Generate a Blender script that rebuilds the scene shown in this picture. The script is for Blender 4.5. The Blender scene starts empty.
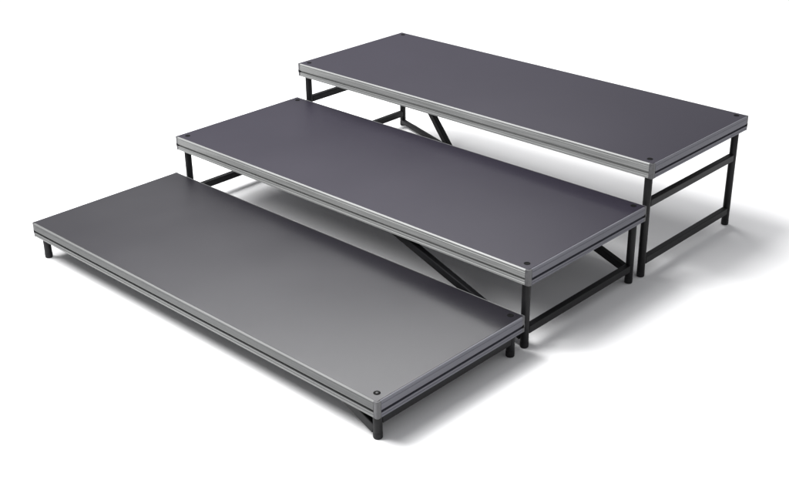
import bpy, bmesh, math
from mathutils import Vector, Matrix

scene = bpy.context.scene
COL = scene.collection

# ------------------------------------------------------------------ materials
def new_mat(name):
    m = bpy.data.materials.new(name)
    m.use_nodes = True
    nt = m.node_tree
    return m, nt, nt.nodes['Principled BSDF'], nt.nodes, nt.links

def deck_material(name, c0, c1, rough, spec):
    m, nt, b, N, L = new_mat(name)
    tc = N.new('ShaderNodeTexCoord')
    fine = N.new('ShaderNodeTexNoise'); fine.inputs['Scale'].default_value = 420; fine.inputs['Detail'].default_value = 3
    big = N.new('ShaderNodeTexNoise'); big.inputs['Scale'].default_value = 3.0; big.inputs['Detail'].default_value = 4
    L.new(tc.outputs['Object'], fine.inputs['Vector']); L.new(tc.outputs['Object'], big.inputs['Vector'])
    mix = N.new('ShaderNodeMix'); mix.data_type = 'FLOAT'; mix.inputs[0].default_value = 0.35
    L.new(fine.outputs['Fac'], mix.inputs[2]); L.new(big.outputs['Fac'], mix.inputs[3])
    r = N.new('ShaderNodeValToRGB')
    r.color_ramp.elements[0].position = 0.3; r.color_ramp.elements[0].color = (*c0, 1)
    r.color_ramp.elements[1].position = 0.7; r.color_ramp.elements[1].color = (*c1, 1)
    L.new(mix.outputs[0], r.inputs['Fac']); L.new(r.outputs['Color'], b.inputs['Base Color'])
    mr = N.new('ShaderNodeMapRange'); mr.inputs['To Min'].default_value = rough - .05; mr.inputs['To Max'].default_value = rough + .05
    L.new(big.outputs['Fac'], mr.inputs['Value']); L.new(mr.outputs['Result'], b.inputs['Roughness'])
    b.inputs['Specular IOR Level'].default_value = spec
    bp = N.new('ShaderNodeBump'); bp.inputs['Strength'].default_value = .12; bp.inputs['Distance'].default_value = .0006
    L.new(fine.outputs['Fac'], bp.inputs['Height']); L.new(bp.outputs['Normal'], b.inputs['Normal'])
    return m

def aluminium(name, c0, c1, rough, stretch):
    m, nt, b, N, L = new_mat(name)
    tc = N.new('ShaderNodeTexCoord')
    mp = N.new('ShaderNodeMapping'); mp.inputs['Scale'].default_value = stretch
    L.new(tc.outputs['Object'], mp.inputs['Vector'])
    n = N.new('ShaderNodeTexNoise'); n.inputs['Scale'].default_value = 1.0; n.inputs['Detail'].default_value = 6; n.inputs['Roughness'].default_value = .65
    L.new(mp.outputs['Vector'], n.inputs['Vector'])
    r = N.new('ShaderNodeValToRGB')
    r.color_ramp.elements[0].position = .25; r.color_ramp.elements[0].color = (*c0, 1)
    r.color_ramp.elements[1].position = .75; r.color_ramp.elements[1].color = (*c1, 1)
    L.new(n.outputs['Fac'], r.inputs['Fac']); L.new(r.outputs['Color'], b.inputs['Base Color'])
    mr = N.new('ShaderNodeMapRange'); mr.inputs['To Min'].default_value = rough - .1; mr.inputs['To Max'].default_value = rough + .1
    L.new(n.outputs['Fac'], mr.inputs['Value']); L.new(mr.outputs['Result'], b.inputs['Roughness'])
    b.inputs['Metallic'].default_value = .25
    bp = N.new('ShaderNodeBump'); bp.inputs['Strength'].default_value = .08; bp.inputs['Distance'].default_value = .0006
    L.new(n.outputs['Fac'], bp.inputs['Height']); L.new(bp.outputs['Normal'], b.inputs['Normal'])
    return m

def dark_metal(name, c0, c1, rough, spec=.5):
    m, nt, b, N, L = new_mat(name)
    tc = N.new('ShaderNodeTexCoord')
    n = N.new('ShaderNodeTexNoise'); n.inputs['Scale'].default_value = 60; n.inputs['Detail'].default_value = 4
    L.new(tc.outputs['Object'], n.inputs['Vector'])
    r = N.new('ShaderNodeValToRGB')
    r.color_ramp.elements[0].position = .3; r.color_ramp.elements[0].color = (*c0, 1)
    r.color_ramp.elements[1].position = .7; r.color_ramp.elements[1].color = (*c1, 1)
    L.new(n.outputs['Fac'], r.inputs['Fac']); L.new(r.outputs['Color'], b.inputs['Base Color'])
    b.inputs['Roughness'].default_value = rough
    b.inputs['Specular IOR Level'].default_value = spec
    bp = N.new('ShaderNodeBump'); bp.inputs['Strength'].default_value = .05; bp.inputs['Distance'].default_value = .0005
    L.new(n.outputs['Fac'], bp.inputs['Height']); L.new(bp.outputs['Normal'], b.inputs['Normal'])
    return m

M_DECK = deck_material('anthracite_deck', (.0150, .0127, .0215), (.0205, .0177, .028), .42, .33)
M_DECK_SHEEN = deck_material('sheen_deck', (.0095, .0086, .0122), (.0135, .0124, .0167), .35, .82)  # same deck, darker and glossier, tuned to carry the lowest deck's light sheen
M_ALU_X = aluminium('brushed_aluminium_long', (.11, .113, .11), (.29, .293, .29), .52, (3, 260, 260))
M_LIP_X = aluminium('highlight_aluminium_long', (.14, .143, .14), (.29, .293, .29), .56, (3, 260, 260))  # edge highlight painted as a lighter tone on lips and lower ridges
M_LIP_DIM = aluminium('dim_highlight_long', (.10, .102, .10), (.20, .202, .20), .55, (3, 260, 260))  # painted lip highlight, dimmer for the lowest platform
M_LIP_Y = aluminium('highlight_aluminium_short', (.11, .11, .13), (.19, .19, .21), .55, (260, 3, 260))  # short-side edge highlight painted as a lighter tone
M_ALU_SHADED = aluminium('shaded_aluminium_long', (.055, .057, .057), (.105, .107, .107), .55, (3, 260, 260))  # same aluminium painted darker, for the poorly lit trim of the lowest platform
M_ALU_SHADED_Y = aluminium('shaded_brushed_aluminium_short', (.075, .075, .093), (.125, .125, .146), .52, (260, 3, 260))  # same aluminium with the side faces' shade put into its colour
M_CORNER = aluminium('cast_corner', (.06, .06, .063), (.10, .10, .104), .45, (60, 60, 60))
M_STEEL = dark_metal('black_powder_coat', (.005, .005, .0055), (.008, .008, .009), .48, .22)
M_RUBBER = dark_metal('black_rubber', (.006, .006, .007), (.009, .009, .010), .55, .25)
M_BLACK = dark_metal('black_slot', (.004, .004, .004), (.007, .007, .007), .8, .1)
M_SCREW = aluminium('zinc_screw', (.05, .05, .05), (.08, .08, .08), .5, (90, 90, 90))

def floor_material():
    m, nt, b, N, L = new_mat('white_studio_floor')
    tc = N.new('ShaderNodeTexCoord')
    n = N.new('ShaderNodeTexNoise'); n.inputs['Scale'].default_value = 1.3; n.inputs['Detail'].default_value = 3
    L.new(tc.outputs['Object'], n.inputs['Vector'])
    r = N.new('ShaderNodeValToRGB')
    r.color_ramp.elements[0].position = .3; r.color_ramp.elements[0].color = (.87, .87, .873, 1)
    r.color_ramp.elements[1].position = .7; r.color_ramp.elements[1].color = (.90, .90, .90, 1)
    L.new(n.outputs['Fac'], r.inputs['Fac']); L.new(r.outputs['Color'], b.inputs['Base Color'])
    b.inputs['Roughness'].default_value = .8
    b.inputs['Specular IOR Level'].default_value = .1
    return m
M_FLOOR = floor_material()

# ------------------------------------------------------------------ mesh helpers
def link(name, bm, mats, parent=None, bevel=0.0, smooth=False, loc=None):
    bmesh.ops.recalc_face_normals(bm, faces=bm.faces)
    me = bpy.data.meshes.new(name)
    bm.to_mesh(me); bm.free()
    if not isinstance(mats, (list, tuple)): mats = [mats]
    for m in mats: me.materials.append(m)
    o = bpy.data.objects.new(name, me); COL.objects.link(o)
    if parent: o.parent = parent
    if loc: o.location = loc
    if smooth:
        for p in me.polygons: p.use_smooth = True
    if bevel:
        bv = o.modifiers.new('bevel', 'BEVEL'); bv.width = bevel; bv.segments = 2
        bv.limit_method = 'ANGLE'; bv.angle_limit = math.radians(35)
    return o

def add_box(bm, lo, hi, mat=0):
    lo, hi = Vector(lo), Vector(hi)
    vs = [bm.verts.new((x, y, z)) for z in (lo.z, hi.z) for y in (lo.y, hi.y) for x in (lo.x, hi.x)]
    for f in ((0,1,3,2), (4,5,7,6), (0,1,5,4), (2,3,7,6), (0,2,6,4), (1,3,7,5)):
        bm.faces.new([vs[i] for i in f]).material_index = mat

def add_lathe(bm, prof, c=(0, 0), seg=28):
    """prof: list of (radius, z); closed at both ends"""
    rings = []
    for r, z in prof:
        rings.append([bm.verts.new((c[0] + r*math.cos(2*math.pi*k/seg), c[1] + r*math.sin(2*math.pi*k/seg), z)) for k in range(seg)])
    for a, b in zip(rings, rings[1:]):
        for k in range(seg):
            bm.faces.new((a[k], a[(k+1) % seg], b[(k+1) % seg], b[k]))
    bm.faces.new(rings[0]); bm.faces.new(rings[-1])

def add_bar(bm, a, b, w, h, up=(0, 0, 1)):
    """square-section tube from a to b"""
    a, b, up = Vector(a), Vector(b), Vector(up)
    d = (b - a).normalized(); s = d.cross(up).normalized(); u = s.cross(d)
    vs = []
    for p in (a, b):
        for i, j in ((-1,-1), (1,-1), (1,1), (-1,1)):
            vs.append(bm.verts.new(p + s*(i*w/2) + u*(j*h/2)))
    for f in ((0,1,2,3), (4,5,6,7), (0,1,5,4), (1,2,6,5), (2,3,7,6), (3,0,4,7)):
        bm.faces.new([vs[i] for i in f])

def add_prism(bm, section, along, length, place, highlit=(0, 19)):  # section faces listed last get the painted highlight colour
    """extrude a 2D section (o, z) along; place(o, s, z) -> xyz"""
    A = [bm.verts.new(place(o, along, z)) for o, z in section]
    B = [bm.verts.new(place(o, along + length, z)) for o, z in section]
    n = len(section)
    for i in range(n):
        bm.faces.new((A[i], A[(i+1) % n], B[(i+1) % n], B[i])).material_index = 1 if i in highlit else 0
    bm.faces.new(A); bm.faces.new(list(reversed(B)))

# ------------------------------------------------------------------ platform
LEN, DEP, T = 2.0, 0.7415, 0.063
INS = 0.036                                   # leg inset
CP = 0.018                                    # corner piece size
SECTION = [(.0030, -.0008), (.0065, -.0008), (.0065, -.0190), (.0300, -.0190), (.0300, -.0630), (.0025, -.0630),
           (.0000, -.0608), (.0000, -.0535), (.0010, -.0527), (.0010, -.0495), (.0000, -.0487), (.0000, -.0436),
           (.0100, -.0430), (.0100, -.0350), (.0000, -.0342), (.0000, -.0128), (.0009, -.0120), (.0009, -.0095), (.0000, -.0087), (.0000, -.0038)]

def edge_profile(root, side):
    bm = bmesh.new()
    if side == 'front':
        add_prism(bm, SECTION, CP, LEN - 2*CP, lambda o, s, z: (s, o, z), (0, 19, 10, 6, 5))
    elif side == 'rear':
        add_prism(bm, SECTION, CP, LEN - 2*CP, lambda o, s, z: (s, DEP - o, z))
    elif side == 'right':
        add_prism(bm, SECTION, CP, DEP - 2*CP, lambda o, s, z: (LEN - o, s, z))
    else:
        add_prism(bm, SECTION, CP, DEP - 2*CP, lambda o, s, z: (o, s, z))
    return bm

def corner_bm(slotted):
    """corner at local origin, body toward +x +y, rounded outer vertical edge; top at z=0"""
    bm = bmesh.new()
    e, R = .0006, .007
    def outline(off, rad):
        pts = []
        for k in range(6):
            a = math.pi + k/5*math.pi/2
            pts.append((off + rad + rad*math.cos(a), off + rad + rad*math.sin(a)))
        return pts + [(CP - .0002, off), (CP - .0002, CP - .0002), (off, CP - .0002)]
    def slab(z0, z1, off, rad, mat):
        P = outline(off, rad)
        A = [bm.verts.new((x, y, z0)) for x, y in P]; B = [bm.verts.new((x, y, z1)) for x, y in P]
        n = len(P)
        for i in range(n):
            bm.faces.new((A[i], A[(i+1) % n], B[(i+1) % n], B[i])).material_index = mat
        bm.faces.new(A).material_index = mat; bm.faces.new(B).material_index = mat
    if slotted:                               # open end of the clamping groove on one face only; black core for its shade
        slab(-.0625, -.0450, e, R, 0)
        slab(-.0330, -.0012, e, R, 0)
        k = CP - .0002
        if slotted == 'y':
            add_box(bm, (.0018, .0016, -.0452), (.0052, k, -.0328), 0)
            add_box(bm, (.0050, .0080, -.0452), (k, k - .0002, -.0328), 1)
        else:
            add_box(bm, (.0016, .0018, -.0452), (k, .0052, -.0328), 0)
            add_box(bm, (.0080, .0050, -.0452), (k - .0002, k, -.0328), 1)
    else:
        slab(-.0625, -.0012, e, R, 0)
    return bm

def make_platform(loc, h, label, rails, braces, sockets, screws, deck=None, trim=None):
    root = bpy.data.objects.new('stage_platform', None); COL.objects.link(root)
    root.location = loc; root.empty_display_size = .2
    root['label'] = label; root['category'] = 'stage platform'; root['group'] = 'stepped stage platforms'
    # deck panel
    bm = bmesh.new(); add_box(bm, (.0068, .0068, h - .0187), (LEN - .0068, DEP - .0068, h))
    link('deck_panel', bm, deck or M_DECK, root, bevel=.0009)
    # aluminium edge
    for side in ('front', 'rear', 'right', 'left'):
        o = link('edge_profile', edge_profile(root, side), [trim or M_ALU_X, M_LIP_DIM if trim else M_LIP_X] if side in ('front', 'rear') else [M_ALU_SHADED_Y, M_LIP_Y], root, loc=(0, 0, h))
    # corner pieces
    for cx, cy, rot, sl in ((0, 0, 0, 'y'), (LEN, 0, 90, None), (LEN, DEP, 180, 'x'), (0, DEP, 270, None)):
        o = link('corner_piece', corner_bm(sl), [M_CORNER, M_BLACK], root, bevel=.0006, loc=(cx, cy, h))
        o.rotation_euler.z = math.radians(rot)
    # legs
    for x in (INS, LEN - INS):
        for y in (INS, DEP - INS):
            bm = bmesh.new()
            add_lathe(bm, [(.0155, .022), (.0155, h - T - .0003)], seg=32)
            leg = link('leg', bm, M_STEEL, root, smooth=True, bevel=.0008, loc=(x, y, 0))
            bm = bmesh.new()
            add_lathe(bm, [(.0125, .0005), (.0150, .0012), (.0159, .0035), (.0160, .020), (.0157, .0222)], seg=32)
            link('foot_cap', bm, M_RUBBER, leg, smooth=True, bevel=.0005)
    # rails joining the legs of each end
    for x in (INS, LEN - INS):
        for z in rails:
            bm = bmesh.new(); add_bar(bm, (x, INS + .012, z), (x, DEP - INS - .012, z), .026, .030)
            link('cross_rail', bm, M_STEEL, root, bevel=.003)
    for a, b, w, hh in braces:
        bm = bmesh.new(); add_bar(bm, a, b, w, hh)
        link('brace', bm, M_STEEL, root, bevel=.003)
    for k, (x, y) in enumerate(sockets):
        bm = bmesh.new()
        add_lathe(bm, [(.0118, h - .0006), (.0118, h + .0006), (.0108, h + .0012), (.0066, h + .0012), (.0060, h + .0004)], seg=28)
        s = link('connector_socket', bm, M_BLACK, root, bevel=0, loc=(x, y, 0))
        if k in screws:
            bm = bmesh.new(); add_lathe(bm, [(.0046, h + .0003), (.0046, h + .0013), (.0036, h + .0019)], seg=20)
            link('screw', bm, M_SCREW, s)
    return root

XS0, XS1, YS0, YS1 = .041, LEN - .041, .041, DEP - .035
ALL4 = [(XS1, YS0), (XS1, YS1), (XS0, YS0), (XS0, YS1)]
R_ = LEN - INS

h1, h2, h3 = .1614, .3301, .4995
make_platform((0, 0, 0), h1, 'lowest stage platform, in front, grey deck with a bright sheen, on very short black legs',
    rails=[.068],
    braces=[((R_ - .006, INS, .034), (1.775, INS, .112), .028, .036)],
    sockets=ALL4[:2], screws=(0,), deck=M_DECK_SHEEN, trim=M_ALU_SHADED)
make_platform((-.0026, .7415 + .0121, 0), h2, 'middle-height stage platform between the lowest and tallest ones, dark anthracite deck',
    rails=[.068],
    braces=[((R_ - .010, INS, .042), (1.262, INS, .288), .026, .030), ((R_ - .010, DEP - INS, .054), (1.27, DEP - INS, .290), .028, .028)],
    sockets=ALL4, screws=())
make_platform((.0017, 2*.7415 + .0201, 0), h3, 'tallest stage platform at the back, dark deck on long black legs with double side rails',
    rails=[.068, .316],
    braces=[((.088, .615, .462), (.495, .566, .017), .028, .030), ((INS + .012, DEP - INS - .012, .026), (.495, .566, .013), .022, .024)],  # second bar lies low, from leg foot to strut foot
    sockets=ALL4, screws=())

# ------------------------------------------------------------------ floor
bm = bmesh.new(); add_box(bm, (-40, -40, -.05), (40, 40, 0))
fl = link('floor', bm, M_FLOOR); fl['kind'] = 'structure'

# ------------------------------------------------------------------ light
w = bpy.data.worlds.new('World'); scene.world = w; w.use_nodes = True
bg = w.node_tree.nodes['Background']
bg.inputs['Color'].default_value = (.97, .975, 1, 1); bg.inputs['Strength'].default_value = .50

def lamp(name, kind, loc, direction, energy, **kw):
    d = bpy.data.lights.new(name, kind); d.energy = energy
    for k, v in kw.items(): setattr(d, k, v)
    o = bpy.data.objects.new(name, d); COL.objects.link(o); o.location = loc
    o.rotation_euler = Vector(direction).to_track_quat('-Z', 'Y').to_euler()
    return o
lamp('sun_softbox', 'SUN', (-3, 0, 5), (.62, .40, -1), 2.5, angle=math.radians(25))
lamp('key_softbox', 'AREA', (.9, -.35, 2.1), (.1, .45, -1), 85, shape='DISK', size=1.9)

strip = lamp('strip_softbox', 'AREA', (-.3, 2.05, 2.4), (0, 0, -1), 72, shape='RECTANGLE', size=2.8, size_y=.4)
strip.rotation_euler = (0, 0, math.radians(44))      # long side runs across the view, diagonal to the decks

# ------------------------------------------------------------------ camera
cd = bpy.data.cameras.new('camera'); cam = bpy.data.objects.new('camera', cd); COL.objects.link(cam)
yaw, pitch, roll = .765689, -.445249, -.014741
fwd = Vector((-math.sin(yaw)*math.cos(pitch), math.cos(yaw)*math.cos(pitch), math.sin(pitch)))
right = Vector((math.cos(yaw), math.sin(yaw), 0)); up = right.cross(fwd)
r2 = right*math.cos(roll) + up*math.sin(roll); u2 = up*math.cos(roll) - right*math.sin(roll)
mat = Matrix((r2, u2, -fwd)).transposed().to_4x4(); mat.translation = (4.12325, -2.12157, 2.14183)
cam.matrix_world = mat
cd.sensor_fit = 'HORIZONTAL'; cd.sensor_width = 36; cd.lens = 1162.36/789*36
cd.clip_start = .05; cd.clip_end = 300
scene.camera = cam

scene.view_settings.view_transform = 'Standard'; scene.view_settings.look = 'None'
scene.view_settings.exposure = 0; scene.view_settings.gamma = 1
